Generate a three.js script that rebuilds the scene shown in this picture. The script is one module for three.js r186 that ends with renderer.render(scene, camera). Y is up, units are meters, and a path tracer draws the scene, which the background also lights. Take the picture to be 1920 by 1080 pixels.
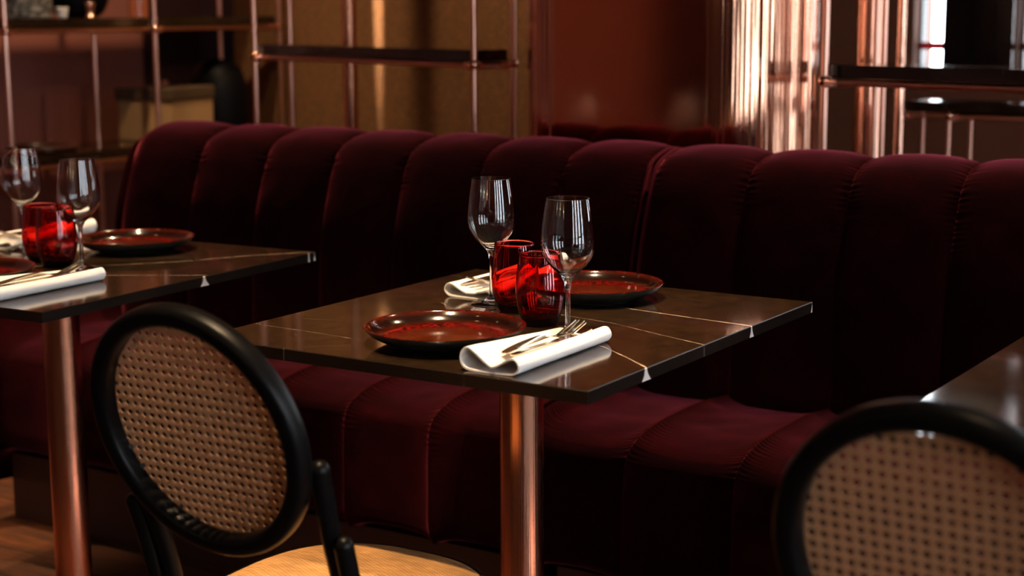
import * as THREE from 'three';
import { mergeGeometries, mergeVertices } from 'three/addons/utils/BufferGeometryUtils.js';
import { RoundedBoxGeometry } from 'three/addons/geometries/RoundedBoxGeometry.js';
import { RectAreaLightUniformsLib } from 'three/addons/lights/RectAreaLightUniformsLib.js';

RectAreaLightUniformsLib.init();
// ---------------------------------------------------------------- camera, sky, exposure
const scene = new THREE.Scene();
const renderer = new THREE.WebGLRenderer({ antialias: true });
renderer.toneMapping = THREE.LinearToneMapping;
renderer.toneMappingExposure = 1.0;
renderer.shadowMap.enabled = true;

const camera = new THREE.PerspectiveCamera(20.09, 16 / 9, 0.05, 60);
camera.position.set(1.359, 1.239, 2.146);
{
  const yaw = 0.5701, pitch = 0.1715;
  const f = new THREE.Vector3(-Math.sin(yaw) * Math.cos(pitch), -Math.sin(pitch), -Math.cos(yaw) * Math.cos(pitch));
  camera.lookAt(camera.position.clone().add(f));
  camera.rotateZ(-0.0053);
}
camera.focus = 2.52;
camera.userData.fStop = 3.4;

const SKY = new THREE.Color(0.86, 0.93, 1.0);
scene.background = SKY.clone().multiplyScalar(13.0);         // overcast sky outside the windows
const LAMP_COLOR = new THREE.Color(1.0, 0.70, 0.40);        // warm halogen downlights
const LAMP_POWER = 19;

// ---------------------------------------------------------------- helpers
let seed = 7;
const rnd = () => { seed = (seed * 1664525 + 1013904223) >>> 0; return seed / 4294967296; };
const rr = (a, b) => a + (b - a) * rnd();
const hash = (x, y) => { let h = (Math.imul(x, 374761393) + Math.imul(y, 668265263)) | 0; h = Math.imul(h ^ (h >>> 13), 1274126177); return ((h ^ (h >>> 16)) >>> 0) / 4294967296; };
const fade = (t) => t * t * (3 - 2 * t);
function noise(x, y, px = 0, py = 0) {                       // value noise, periodic when px / py are given
  const ix = Math.floor(x), iy = Math.floor(y), fx = fade(x - ix), fy = fade(y - iy);
  const w = (a, p) => (p ? ((a % p) + p) % p : a);
  const h = (a, b) => hash(w(a, px), w(b, py));
  const top = h(ix, iy) + (h(ix + 1, iy) - h(ix, iy)) * fx, bot = h(ix, iy + 1) + (h(ix + 1, iy + 1) - h(ix, iy + 1)) * fx;
  return top + (bot - top) * fy;
}
const clamp = (v, a = 0, b = 1) => Math.min(b, Math.max(a, v));
function dataTex(w, h, fn, srgb = true, repeat = true) {     // fn(u, v) -> [r, g, b] 0..1
  const d = new Uint8Array(w * h * 4);
  for (let j = 0; j < h; j++) for (let i = 0; i < w; i++) {
    const c = fn((i + 0.5) / w, (j + 0.5) / h), o = (j * w + i) * 4;
    d[o] = clamp(c[0]) * 255; d[o + 1] = clamp(c[1]) * 255; d[o + 2] = clamp(c[2]) * 255; d[o + 3] = 255;
  }
  const t = new THREE.DataTexture(d, w, h);
  t.magFilter = THREE.LinearFilter;
  t.wrapS = t.wrapT = repeat ? THREE.RepeatWrapping : THREE.ClampToEdgeWrapping;
  if (srgb) t.colorSpace = THREE.SRGBColorSpace;
  t.needsUpdate = true;
  return t;
}
const used = new Map();
function numbered(name) { const n = used.get(name) || 0; used.set(name, n + 1); return n ? `${name}_${String(n).padStart(3, '0')}` : name; }
function tag(o, label, category, group, kind) {
  if (label) o.userData.label = label;
  if (category) o.userData.category = category;
  if (group) o.userData.group = group;
  if (kind) o.userData.kind = kind;
  return o;
}
function thing(name, label, category, pos = [0, 0, 0], turn = 0, group) {
  const g = new THREE.Group();
  g.name = numbered(name);
  g.position.set(...pos);
  g.rotation.y = turn;
  scene.add(g);
  return tag(g, label, category, group);
}
function part(parent, name, geo, mat, label, kind) {
  const m = new THREE.Mesh(geo, mat);
  m.name = name;
  m.castShadow = m.receiveShadow = true;
  if (label) m.userData.label = label;
  if (kind) m.userData.kind = kind;
  parent.add(m);
  return m;
}
function struct(name, geo, mat, label) {
  const m = new THREE.Mesh(geo, mat);
  m.name = numbered(name);
  m.castShadow = m.receiveShadow = true;
  tag(m, label, null, null, 'structure');
  scene.add(m);
  return m;
}
function structGroup(name, label) { const g = new THREE.Group(); g.name = numbered(name); tag(g, label, null, null, 'structure'); scene.add(g); return g; }
function copy(src, pos, turn, label) {
  const c = src.clone();
  c.name = numbered(src.name.replace(/_\d{3}$/, ''));
  c.position.set(...pos); c.rotation.y = turn;
  c.userData = { ...src.userData, label };
  scene.add(c);
  return c;
}
const box = (x0, x1, y0, y1, z0, z1) => new THREE.BoxGeometry(x1 - x0, y1 - y0, z1 - z0).translate((x0 + x1) / 2, (y0 + y1) / 2, (z0 + z1) / 2);
function boxUV(g) {                                          // uv in metres, by the facing of each side
  const p = g.attributes.position, n = g.attributes.normal, uv = new Float32Array(p.count * 2);
  for (let i = 0; i < p.count; i++) {
    const ax = Math.abs(n.getX(i)), ay = Math.abs(n.getY(i)), az = Math.abs(n.getZ(i));
    uv[2 * i] = ax > ay && ax > az ? p.getZ(i) : p.getX(i);
    uv[2 * i + 1] = ay > ax && ay > az ? p.getZ(i) : p.getY(i);
  }
  g.setAttribute('uv', new THREE.BufferAttribute(uv, 2));
  return g;
}
function rod(a, b, r, seg = 16) {                            // cylinder from a to b
  const A = new THREE.Vector3(...a), B = new THREE.Vector3(...b), d = B.clone().sub(A);
  const g = new THREE.CylinderGeometry(r, r, d.length(), seg, 1);
  g.applyQuaternion(new THREE.Quaternion().setFromUnitVectors(new THREE.Vector3(0, 1, 0), d.clone().normalize()));
  return g.translate(...A.clone().add(B).multiplyScalar(0.5).toArray());
}
function tube(pts, r, seg = 48, rad = 12, closed = false) {
  return new THREE.TubeGeometry(new THREE.CatmullRomCurve3(pts.map((p) => new THREE.Vector3(...p)), closed), seg, r, rad, closed);
}
const lathe = (pts, seg = 64) => new THREE.LatheGeometry(pts.map((p) => new THREE.Vector2(Math.max(p[0], 1e-5), p[1])), seg);
function smoothPts(pts, n) { return new THREE.SplineCurve(pts.map((p) => new THREE.Vector2(...p))).getSpacedPoints(n).map((v) => [v.x, v.y]); }
function gridGeo(nu, nv, fn, uvfn) {                         // indexed surface: fn(i, j) -> [x, y, z]
  const pos = [], uv = [], idx = [];
  for (let j = 0; j <= nv; j++) for (let i = 0; i <= nu; i++) { pos.push(...fn(i / nu, j / nv)); uv.push(...(uvfn ? uvfn(i / nu, j / nv) : [i / nu, j / nv])); }
  for (let j = 0; j < nv; j++) for (let i = 0; i < nu; i++) {
    const a = j * (nu + 1) + i, b = a + 1, c = a + nu + 1, d = c + 1;
    idx.push(a, b, d, a, d, c);
  }
  const g = new THREE.BufferGeometry();
  g.setAttribute('position', new THREE.Float32BufferAttribute(pos, 3));
  g.setAttribute('uv', new THREE.Float32BufferAttribute(uv, 2));
  g.setIndex(idx);
  g.computeVertexNormals();
  return g;
}

// ---------------------------------------------------------------- materials
const std = (o) => new THREE.MeshStandardMaterial(o);
const phys = (o) => new THREE.MeshPhysicalMaterial(o);
const lin = (r, g, b) => new THREE.Color().setRGB(r, g, b);

const napTex = dataTex(512, 512, (u, v) => {
  const n = 0.5 * noise(u * 9, v * 9, 9, 9) + 0.3 * noise(u * 30, v * 30, 30, 30) + 0.2 * noise(u * 110, v * 110, 110, 110);
  const k = 0.72 + 0.5 * (n - 0.3);
  return [k, k, k];
});
napTex.repeat.set(2.2, 2.2);
const velvet = phys({ color: lin(0.015, 0.0005, 0.0012), map: napTex, roughness: 1, specularIntensity: 0.06, sheen: 1, sheenColor: lin(1.0, 0.15, 0.23), sheenRoughness: 0.62 });
const velvetPiping = phys({ color: lin(0.06, 0.003, 0.01), roughness: 0.9, specularIntensity: 0.2, sheen: 1, sheenColor: lin(0.7, 0.06, 0.12), sheenRoughness: 0.55 });

// copper: vertical grain as fine relief
const grainTex = dataTex(512, 64, (u, v) => {
  const n = 0.5 * noise(u * 120, v * 2, 120, 2) + 0.3 * noise(u * 300, v * 3, 300, 3) + 0.2 * noise(u * 40, v * 1, 40, 1);
  return [n, n, n];
}, false);
const waveTex = dataTex(512, 32, (u, v) => {
  const n = 0.62 * noise(u * 15, v * 2, 15, 2) + 0.26 * noise(u * 44, v * 2, 44, 2) + 0.12 * noise(u * 110, v * 2, 110, 2);
  return [n, n, n];
}, false);
const satinCopper = std({ color: lin(0.84, 0.40, 0.26), metalness: 1, roughness: 0.22, bumpMap: grainTex, bumpScale: 0.0004 });
const polishedCopper = std({ color: lin(0.90, 0.50, 0.36), metalness: 1, roughness: 0.07 });
const rodCopper = std({ color: lin(0.86, 0.48, 0.37), metalness: 1, roughness: 0.3 });
const mirrorCopper = std({ color: lin(0.78, 0.40, 0.26), metalness: 1, roughness: 0.1, bumpMap: waveTex, bumpScale: 0.016 });
const flatCopper = std({ color: lin(0.78, 0.30, 0.16), metalness: 1, roughness: 0.10 });

const lacquer = phys({ color: lin(0.0045, 0.004, 0.004), roughness: 0.34, specularIntensity: 0.28 });
const glassClear = phys({ color: lin(1, 1, 1), roughness: 0, transmission: 1, thickness: 0.001, ior: 1.5 });
const glassRed = phys({ color: lin(1, 1, 1), roughness: 0, transmission: 1, thickness: 0.002, ior: 1.5, attenuationColor: lin(0.62, 0.008, 0.005), attenuationDistance: 0.0033 });
const paneGlass = phys({ color: lin(1, 1, 1), roughness: 0, transmission: 1, thickness: 0, ior: 1.5 });
const steel = std({ color: lin(0.56, 0.47, 0.36), metalness: 1, roughness: 0.16 });
const clothTex = dataTex(256, 256, (u, v) => { const n = 0.5 + 0.25 * Math.sin(u * 256 * 0.8) + 0.25 * Math.sin(v * 256 * 0.8) + 0.2 * (noise(u * 64, v * 64, 64, 64) - 0.5); return [n, n, n]; }, false);
clothTex.repeat.set(4, 10);
const linen = phys({ color: lin(0.86, 0.83, 0.80), roughness: 0.95, bumpMap: clothTex, bumpScale: 0.0002, sheen: 0.3, sheenColor: lin(1, 1, 1), sheenRoughness: 0.6 });
const blackMetal = std({ color: lin(0.02, 0.018, 0.017), roughness: 0.45, metalness: 0.6 });
const darkWood = std({ color: lin(0.032, 0.009, 0.005), roughness: 0.55 });

// woven wall covering (grass-cloth)
const wovenTex = dataTex(512, 512, (u, v) => {
  const a = Math.sin(u * Math.PI * 2 * 64), b = Math.sin(v * Math.PI * 2 * 64 + (a > 0 ? Math.PI : 0));
  const n = noise(u * 40, v * 60, 40, 60) * 0.5 + noise(u * 160, v * 160, 160, 160) * 0.5;
  const k = 0.62 + 0.16 * b + 0.5 * (n - 0.5);
  return [0.60 * k + 0.02, 0.39 * k + 0.01, 0.20 * k];
});
const wovenBump = dataTex(512, 512, (u, v) => {
  const a = Math.sin(u * Math.PI * 2 * 64), b = Math.sin(v * Math.PI * 2 * 64 + (a > 0 ? Math.PI : 0));
  const k = 0.5 + 0.3 * b + 0.15 * a;
  return [k, k, k];
}, false);
for (const t of [wovenTex, wovenBump]) t.repeat.set(2.4, 2.4);
const woven = std({ map: wovenTex, bumpMap: wovenBump, bumpScale: 0.0015, roughness: 0.8 });

// marble: one top and one edge strip per table
const TW = 0.678, TD = 0.75, TT = 0.018, TY = 0.75;
function marbleBase(c, w, h, s0, tone = 1) {
  const x = c.getContext('2d'), im = x.createImageData(w, h), k = 0.012 * 1024 / w * 3;
  for (let j = 0; j < h; j++) for (let i = 0; i < w; i++) {
    const n = noise(i * k + s0, j * k) * 0.6 + noise(i * k * 5 + s0, j * k * 5) * 0.4, f = hash(i + s0, j);
    const g = (0.75 + 0.6 * n + (f > 0.9985 ? 2.2 : 0)) * tone, o = (j * w + i) * 4;
    im.data[o] = 38 * g; im.data[o + 1] = 26 * g; im.data[o + 2] = 17 * g; im.data[o + 3] = 255;
  }
  x.putImageData(im, 0, 0);
  return x;
}
function canvasTex(c) { const t = new THREE.CanvasTexture(c); t.colorSpace = THREE.SRGBColorSpace; t.magFilter = THREE.LinearFilter; return t; }
function marbleMaterials(veins, chips, s0) {
  const N = 1280, c = document.createElement('canvas'); c.width = c.height = N;
  const x = marbleBase(c, N, N, s0);
  x.lineCap = 'round';
  for (const [pts, wmm, a] of veins) {
    for (let k = 0; k < pts.length - 1; k++) {
      const [ax, az] = pts[k], [bx, bz] = pts[k + 1], st = Math.max(4, Math.ceil(Math.hypot(bx - ax, bz - az) / 0.004));
      for (let q = 0; q < st; q++) {
        const P = (t) => [((ax + (bx - ax) * t) / TW + 0.5) * N + (hash(q + 31 * k, s0) - 0.5) * 1.2, ((az + (bz - az) * t) / TD + 0.5) * N + (hash(q, s0 + k) - 0.5) * 1.2];
        const p0 = P(q / st), p1 = P((q + 1) / st);
        x.strokeStyle = `rgba(214,190,168,${a * (0.55 + 0.6 * noise(q * 0.35, k + s0))})`;
        x.lineWidth = wmm * 1.75 * (0.6 + 0.7 * noise(q * 0.22 + 9, k));
        x.beginPath(); x.moveTo(...p0); x.lineTo(...p1); x.stroke();
      }
    }
  }
  const L = 2048, H = 32, e = document.createElement('canvas'); e.width = L; e.height = H;
  const y = marbleBase(e, L, H, s0 + 5, 0.62), per = 2 * (TW + TD);
  for (const [s, top, bot, col] of chips) {                   // s: metres round the edge from the near right corner
    const m = L / per;
    y.fillStyle = col; y.beginPath();
    y.moveTo((s - top / 2) * m, 0); y.lineTo((s + top / 2) * m, 0); y.lineTo((s + top * 0.4 + (bot - top) * 0.25) * m, H * 0.5);
    y.lineTo((s + bot * 0.62) * m, H); y.lineTo((s - bot * 0.5) * m, H); y.lineTo((s - top * 0.5 - (bot - top) * 0.12) * m, H * 0.55); y.fill();
  }
  const o = { roughness: 0.085, specularIntensity: 1, ior: 1.62 };
  return [phys({ ...o, map: canvasTex(c) }), phys({ ...o, roughness: 0.32, specularIntensity: 0.5, map: canvasTex(e) })];
}
function tabletopGeo() {
  const b = 0.0012, hw = TW / 2, hd = TD / 2, y1 = 0, y0 = -TT, pos = [], uv = [], idx = [], groups = [];
  const quad = (P, U) => { const k = pos.length / 3; P.forEach((p) => pos.push(...p)); U.forEach((u) => uv.push(...u)); idx.push(k, k + 1, k + 2, k, k + 2, k + 3); };
  const X = hw - b, Z = hd - b, tu = (x, z) => [x / TW + 0.5, 0.5 - z / TD];
  quad([[-X, y1, Z], [X, y1, Z], [X, y1, -Z], [-X, y1, -Z]], [tu(-X, Z), tu(X, Z), tu(X, -Z), tu(-X, -Z)]);
  groups.push([0, 6, 0]);
  const C = [[1, 1], [1, -1], [-1, -1], [-1, 1]], per = 2 * (TW + TD), len = [TD, TW, TD, TW];
  let s = 0;
  for (let k = 0; k < 4; k++) {
    const [ax, az] = C[k], [bx, bz] = C[(k + 1) % 4], u0 = s / per, u1 = (s + len[k]) / per;
    quad([[ax * X, y1, az * Z], [ax * hw, y1 - b, az * hd], [bx * hw, y1 - b, bz * hd], [bx * X, y1, bz * Z]], [[u0, 1], [u0, 0.94], [u1, 0.94], [u1, 1]]);
    quad([[ax * hw, y1 - b, az * hd], [ax * hw, y0, az * hd], [bx * hw, y0, bz * hd], [bx * hw, y1 - b, bz * hd]], [[u0, 0.94], [u0, 0], [u1, 0], [u1, 0.94]]);
    s += len[k];
  }
  quad([[-hw, y0, -hd], [hw, y0, -hd], [hw, y0, hd], [-hw, y0, hd]], [[0, 0], [0.1, 0], [0.1, 0.1], [0, 0.1]]);
  const g = new THREE.BufferGeometry();
  g.setAttribute('position', new THREE.Float32BufferAttribute(pos, 3));
  g.setAttribute('uv', new THREE.Float32BufferAttribute(uv, 2));
  g.setIndex(idx); g.addGroup(0, 6, 0); g.addGroup(6, idx.length - 6, 1);
  g.computeVertexNormals();
  return g;
}

// ---------------------------------------------------------------- the room
const RX0 = -3.7, RX1 = 4.2, RZ0 = -3.4, RZ1 = 5.0, RH = 3.0;
const plankTex = dataTex(512, 256, (u, v) => {
  const w = noise(u * 5, v * 9, 5, 9), g = noise(u * 12 + 3 * w, v * 90, 12, 90) * 0.6 + noise(u * 40, v * 200, 40, 200) * 0.4;
  const k = 0.62 + 0.55 * (g - 0.45) + 0.25 * (w - 0.5);
  return [0.62 * k, 0.36 * k, 0.17 * k];
});
const plankMats = [0, 1, 2, 3, 4].map((i) => {
  const t = plankTex.clone(); t.repeat.set(0.8, 1.6); t.offset.set(i * 0.37, i * 0.21); t.needsUpdate = true;
  const k = [1, 0.82, 0.92, 0.7, 1.08][i];
  return std({ map: t, color: lin(0.62 * k, 0.5 * k, 0.40 * k), roughness: 0.5 });
});
{
  const floor = struct('floor', box(RX0, RX1, -0.12, -0.015, RZ0, RZ1), std({ color: lin(0.02, 0.012, 0.008), roughness: 0.9 }), 'warm brown wooden plank floor');
  const PW = 0.13, rows = Math.ceil((RZ1 - RZ0) / PW), far = [];
  for (let r = 0; r < rows; r++) {
    const z0 = RZ0 + r * PW, z1 = Math.min(RZ1, z0 + PW - 0.0025);
    let x = RX0 - rr(0, 1.3);
    while (x < RX1) {
      const x1 = Math.min(x + rr(1.2, 1.7), RX1), a = Math.max(x, RX0);
      if (x1 - a > 0.02) {
        const g = boxUV(box(a, x1 - 0.002, -0.015, -rr(0, 0.0008), z0, z1));
        if (z0 > -1.0 && z0 < 1.9 && a < 1.4) part(floor, 'plank', g, plankMats[Math.floor(rnd() * 5)]);
        else far.push(g);
      }
      x = x1;
    }
  }
  part(floor, 'floor_boards', mergeGeometries(far), plankMats[0], null, 'stuff');
}
const plaster = std({ color: lin(0.19, 0.062, 0.026), roughness: 0.85 });
const wallRed = std({ color: lin(0.30, 0.10, 0.075), roughness: 0.7 });
const ceilMat = std({ color: lin(0.16, 0.10, 0.075), roughness: 0.9 });
struct('ceiling', box(RX0 - 0.2, RX1 + 0.2, RH, RH + 0.2, RZ0 - 0.2, RZ1 + 0.2), ceilMat, 'dark brown ceiling');
struct('wall_left', box(RX0 - 0.2, RX0, -0.1, RH, RZ0 - 0.2, RZ1 + 0.2), wallRed, 'reddish brown wall panel behind the long shelf');
struct('wall_front', box(RX0, RX1, -0.1, RH, RZ1, RZ1 + 0.2), std({ color: lin(0.07, 0.016, 0.008), roughness: 0.8 }), 'brown wall across the room');
function walledOpenings(name, label, along, fixed, lo, hi, holes, mat) {      // wall with rectangular openings; holes: [a0, a1, y0, y1]
  const g = structGroup(name, label);
  const seg = (a0, a1, y0, y1) => {
    if (a1 - a0 < 1e-4 || y1 - y0 < 1e-4) return;
    const G = along === 'z' ? box(fixed[0], fixed[1], y0, y1, a0, a1) : box(a0, a1, y0, y1, fixed[0], fixed[1]);
    part(g, 'wall_section', boxUV(G), mat);
  };
  let a = lo;
  for (const [a0, a1, y0, y1] of holes) { seg(a, a0, -0.1, RH); seg(a0, a1, -0.1, y0); seg(a0, a1, y1, RH); a = a1; }
  seg(a, hi, -0.1, RH);
}
const rightHoles = [[-0.75, -0.25, 0.45, 2.75], [0.35, 0.95, 0.45, 2.75], [1.45, 2.05, 0.45, 2.75], [2.7, 3.3, 0.45, 2.75]];
walledOpenings('wall_right', 'brown wall with tall windows', 'z', [RX1, RX1 + 0.2], RZ0 - 0.2, RZ1 + 0.2, rightHoles, plaster);
const backHoles = [[-0.54, -0.428, 1.02, 2.6], [-0.416, -0.19, 1.36, 2.6], [-0.185, -0.13, 1.02, 2.6], [1.2, 1.6, 0.5, 2.85], [2.3, 3.0, 0.5, 2.85]];
walledOpenings('wall_back', 'brown back wall with narrow windows', 'x', [RZ0 - 0.2, RZ0], RX0, RX1, backHoles, plaster);
let wn = 0;
for (const [a0, a1, y0, y1] of backHoles.slice(3)) {
  const w = structGroup(`window_${++wn}`, 'window in the back wall right of the shelves'), z = RZ0 - 0.1, f = 0.04, m = (a0 + a1) / 2;
  part(w, 'frame', mergeGeometries([box(a0, a0 + f, y0, y1, z - 0.03, z + 0.03), box(a1 - f, a1, y0, y1, z - 0.03, z + 0.03), box(a0 + f, a1 - f, y0, y0 + f, z - 0.03, z + 0.03), box(a0 + f, a1 - f, y1 - f, y1, z - 0.03, z + 0.03)]), blackMetal);
  part(w, 'mullion', box(m - 0.02, m + 0.02, y0 + f, y1 - f, z - 0.02, z + 0.02), blackMetal);
  part(w, 'pane', box(a0 + f, a1 - f, y0 + f, y1 - f, z - 0.003, z + 0.003), paneGlass);
}
for (const [a0, a1, y0, y1] of rightHoles) {
  const w = structGroup(`window_${++wn}`, 'tall window with dark mullions');
  const x = RX1 + 0.1, f = 0.03;
  part(w, 'frame', mergeGeometries([box(x - 0.03, x + 0.03, y0, y1, a0, a0 + f), box(x - 0.03, x + 0.03, y0, y1, a1 - f, a1), box(x - 0.03, x + 0.03, y0, y0 + f, a0 + f, a1 - f), box(x - 0.03, x + 0.03, y1 - f, y1, a0 + f, a1 - f)]), blackMetal);
  part(w, 'mullion', box(x - 0.02, x + 0.02, y0 + f, y1 - f, a0 + (a1 - a0) * 0.36 - 0.02, a0 + (a1 - a0) * 0.36 + 0.02), blackMetal);
  part(w, 'transom', box(x - 0.02, x + 0.02, 1.02, 1.06, a0 + f, a1 - f), blackMetal);
  part(w, 'pane', box(x - 0.003, x + 0.003, y0 + f, y1 - f, a0 + f, a1 - f), paneGlass);
}
for (const [a0, a1, y0, y1] of backHoles.filter((h) => h[2] > 1 && h[2] < 1.3)) {
  const w = structGroup(`window_${++wn}`, 'narrow bright window with an added red strip for a reflected sofa');
  const z = RZ0 - 0.1, f = 0.006;
  part(w, 'frame', mergeGeometries([box(a0, a0 + f, y0, y1, z - 0.03, z + 0.03), box(a1 - f, a1, y0, y1, z - 0.03, z + 0.03), box(a0 + f, a1 - f, y0, y0 + f, z - 0.03, z + 0.03), box(a0 + f, a1 - f, y1 - f, y1, z - 0.03, z + 0.03)]), blackMetal);
  part(w, 'pane', box(a0 + f, a1 - f, y0 + f, y1 - f, z - 0.003, z + 0.003), paneGlass);
  part(w, 'sofa_reflection_strip', box(a0 + f, a1 - f, 1.083, 1.108, z + 0.01, z + 0.03), phys({ color: lin(0.55, 0.06, 0.09), roughness: 1, transmission: 0.5, thickness: 0 }));  // translucent red strip added in place of a reflected red sofa
}
{
  const t = thing('added_glow_blind', 'added unseen pale grey blind that gives a grey glow above the black gloss panels', 'blind', [-0.303, 1.36, RZ0 - 0.08]);  // unseen backlit blind, added so the right table top reflects a grey glow
  part(t, 'fabric', box(-0.111, 0.111, 0.02, 1.22, -0.002, 0.002), phys({ color: lin(0.34, 0.32, 0.28), roughness: 1, transmission: 0.3, thickness: 0 }));
  part(t, 'hem_bar', rod([-0.111, 0.016, 0], [0.111, 0.016, 0], 0.008), blackMetal);
}
// dark glossy panels between the back windows
for (const [i, [a0, a1, label]] of [[-0.426, -0.33, 'narrow black gloss wall panel right of the bright window slit'], [-0.325, -0.255, 'middle black gloss wall panel behind the marble shelf'], [-0.25, -0.19, 'black gloss wall panel beside the window at the frame edge']].entries()) {
  const m = new THREE.Mesh(boxUV(box(a0, a1, 1.0, 1.36, RZ0, RZ0 + 0.03)), phys({ color: lin(0.004, 0.0035, 0.003), roughness: 0.12 }));
  m.name = numbered('gloss_panel'); m.castShadow = m.receiveShadow = true; scene.add(m);
  tag(m, label, 'wall panel', 'black gloss panels between the back windows');
}
{
  const m = new THREE.Mesh(box(-3.695, -3.64, 0, RH, -3.395, -2.86), std({ color: lin(0.03, 0.004, 0.007), roughness: 0.8 }));
  m.name = numbered('wall_panel'); m.castShadow = m.receiveShadow = true; scene.add(m);
  tag(m, 'dark maroon wall panel behind the black vase', 'wall panel');
}
{
  const p0 = new THREE.Vector3(-3.30, 0, -2.99), p1 = new THREE.Vector3(-0.86, 0, -2.06), L = p0.distanceTo(p1);
  const t = thing('woven_screen', 'brown woven wall screen behind the copper shelf', 'screen', [(p0.x + p1.x) / 2, 0, (p0.z + p1.z) / 2], -Math.atan2(p1.z - p0.z, p1.x - p0.x));
  part(t, 'panel', boxUV(box(-L / 2, L / 2, 0.02, RH - 0.02, -0.04, 0)), woven);
  part(t, 'foot_rail', box(-L / 2, L / 2, 0, 0.02, -0.045, 0.005), darkWood);
}

// ---------------------------------------------------------------- velvet banquettes
const backProfile = smoothPts([[0.44, -0.832], [0.55, -0.836], [0.64, -0.841], [0.70, -0.848], [0.755, -0.862], [0.82, -0.885], [0.868, -0.905], [0.90, -0.928], [0.918, -0.965], [0.928, -1.02], [0.922, -1.068], [0.895, -1.103], [0.85, -1.116], [0.6, -1.122], [0.17, -1.122]], 420);
const seatProfile = smoothPts([[0.452, -0.86], [0.466, -0.72], [0.467, -0.60], [0.466, -0.54], [0.459, -0.475], [0.447, -0.432], [0.430, -0.403], [0.402, -0.390], [0.34, -0.385], [0.28, -0.384], [0.225, -0.383], [0.19, -0.392], [0.170, -0.418], [0.166, -0.5]], 290);
function channel(profile, x0, x1, bulge, o = {}) {            // one upholstered channel between two seams
  const n = profile.length - 1, w = x1 - x0, nx = 34, up = o.seat ? -1 : 1, sd = Math.floor(x0 * 1000);
  const nor = profile.map((p, i) => {
    const a = profile[Math.max(0, i - 1)], b = profile[Math.min(n, i + 1)], ty = b[0] - a[0], tz = b[1] - a[1], l = Math.hypot(ty, tz) || 1;
    return [-tz / l * up * (o.seat ? -1 : 1), ty / l * up * (o.seat ? -1 : 1)];
  });
  const len = [0];
  for (let i = 1; i <= n; i++) len.push(len[i - 1] + Math.hypot(profile[i][0] - profile[i - 1][0], profile[i][1] - profile[i - 1][1]));
  return gridGeo(nx, n, (u, v) => {
    const i = Math.round(v * n), t = 2 * u - 1, e = Math.sign(t) * (1 - Math.pow(1 - Math.abs(t), 1.5)), x = x0 + w * (e + 1) / 2, s = len[i];
    let h = bulge * Math.pow(Math.max(0, 1 - Math.pow(Math.abs(e), 2.4)), 0.62);
    const d = (1 - Math.abs(e)) * w / 2, bend = o.pleat ? Math.exp(-Math.pow((s - o.pleat[0]) / o.pleat[1], 2)) : 0;
    h += bend * 0.0036 * Math.exp(-d / 0.012) * (1 - Math.exp(-d / 0.0015)) * Math.sin(s * 560 + 7 * noise(s * 60 + sd, 2) + sd);
    h += 0.0016 * (noise(x * 22, s * 20 + sd) - 0.5) * Math.min(1, d / 0.02);
    const end = (dist, R) => (dist < R ? R - Math.sqrt(Math.max(0, R * R - (R - dist) * (R - dist))) : 0);
    if (o.roundL) h -= end(x - x0, o.roundL) - (1 - Math.pow(Math.max(0, 1 - Math.pow(Math.abs(Math.min(e, 0)), 2.4)), 0.62)) * -bulge * 0;
    if (o.roundR) h -= end(x1 - x, o.roundR);
    return [x, profile[i][0] + nor[i][0] * h, profile[i][1] + nor[i][1] * h + (o.dz || 0)];
  }, (u, v) => [x0 + w * u, len[Math.round(v * n)]]);
}
function endPanel(profile, x, thick, base) {                  // upholstered end that closes a module
  const s = new THREE.Shape();
  profile.forEach((p, i) => (i ? s.lineTo(-p[1], p[0]) : s.moveTo(-p[1], p[0])));
  base.forEach((p) => s.lineTo(-p[1], p[0]));
  const g = new THREE.ExtrudeGeometry(s, { depth: thick, bevelEnabled: false });
  g.rotateY(Math.PI / 2);                                     // shape x (= -z) -> -z
  return g.translate(x, 0, 0);
}
function banquette(label, seams, dz, roundL, roundR) {
  const t = thing('velvet_banquette', label, 'bench', [0, 0, 0]);
  const n = seams.length - 1, x0 = seams[0], x1 = seams[n];
  for (let k = 0; k < n; k++) {
    part(t, 'back_channel', channel(backProfile, seams[k], seams[k + 1], 0.017, { pleat: [0.47, 0.09], dz, roundL: k === 0 ? roundL : 0, roundR: k === n - 1 ? roundR : 0 }), velvet);
    part(t, 'seat_channel', channel(seatProfile, seams[k], seams[k + 1], 0.019, { seat: true, pleat: [0.43, 0.10], dz, roundL: k === 0 ? roundL : 0, roundR: k === n - 1 ? roundR : 0 }), velvet);
  }
  const shrink = (pr, d, cy, cz) => pr.map(([y, z]) => [y + (cy - y) * d, z + (cz - z) * d + dz]);
  const bp = shrink(backProfile, 0.05, 0.6, -0.98), sp = shrink(seatProfile, 0.05, 0.3, -0.62);
  for (const x of [x0 + 0.002, x1 - 0.012]) {
    part(t, 'back_end', endPanel(bp, x, 0.01, []), velvet);
    part(t, 'seat_end', endPanel(sp, x, 0.01, [[0.17, -0.86 + dz]]), velvet);
  }
  part(t, 'plinth', boxUV(box(x0 + 0.035, x1 - 0.002, 0, 0.166, -1.1, -0.445)), darkWood, 'dark wooden plinth');
  return t;
}
const leftBench = banquette('deep red velvet banquette with seven channels behind the left and middle tables', [-1.80, -1.53, -1.313, -1.102, -0.889, -0.677, -0.465, -0.258], 0, 0.075, 0.012);
const rightSeams = [-0.236]; for (let k = 1; k < 8; k++) rightSeams.push(-0.236 + 0.2185 * k);
const rightBench = banquette('deep red velvet banquette on the right running out of the frame', rightSeams, 0.014, 0.016, 0.02);
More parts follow.
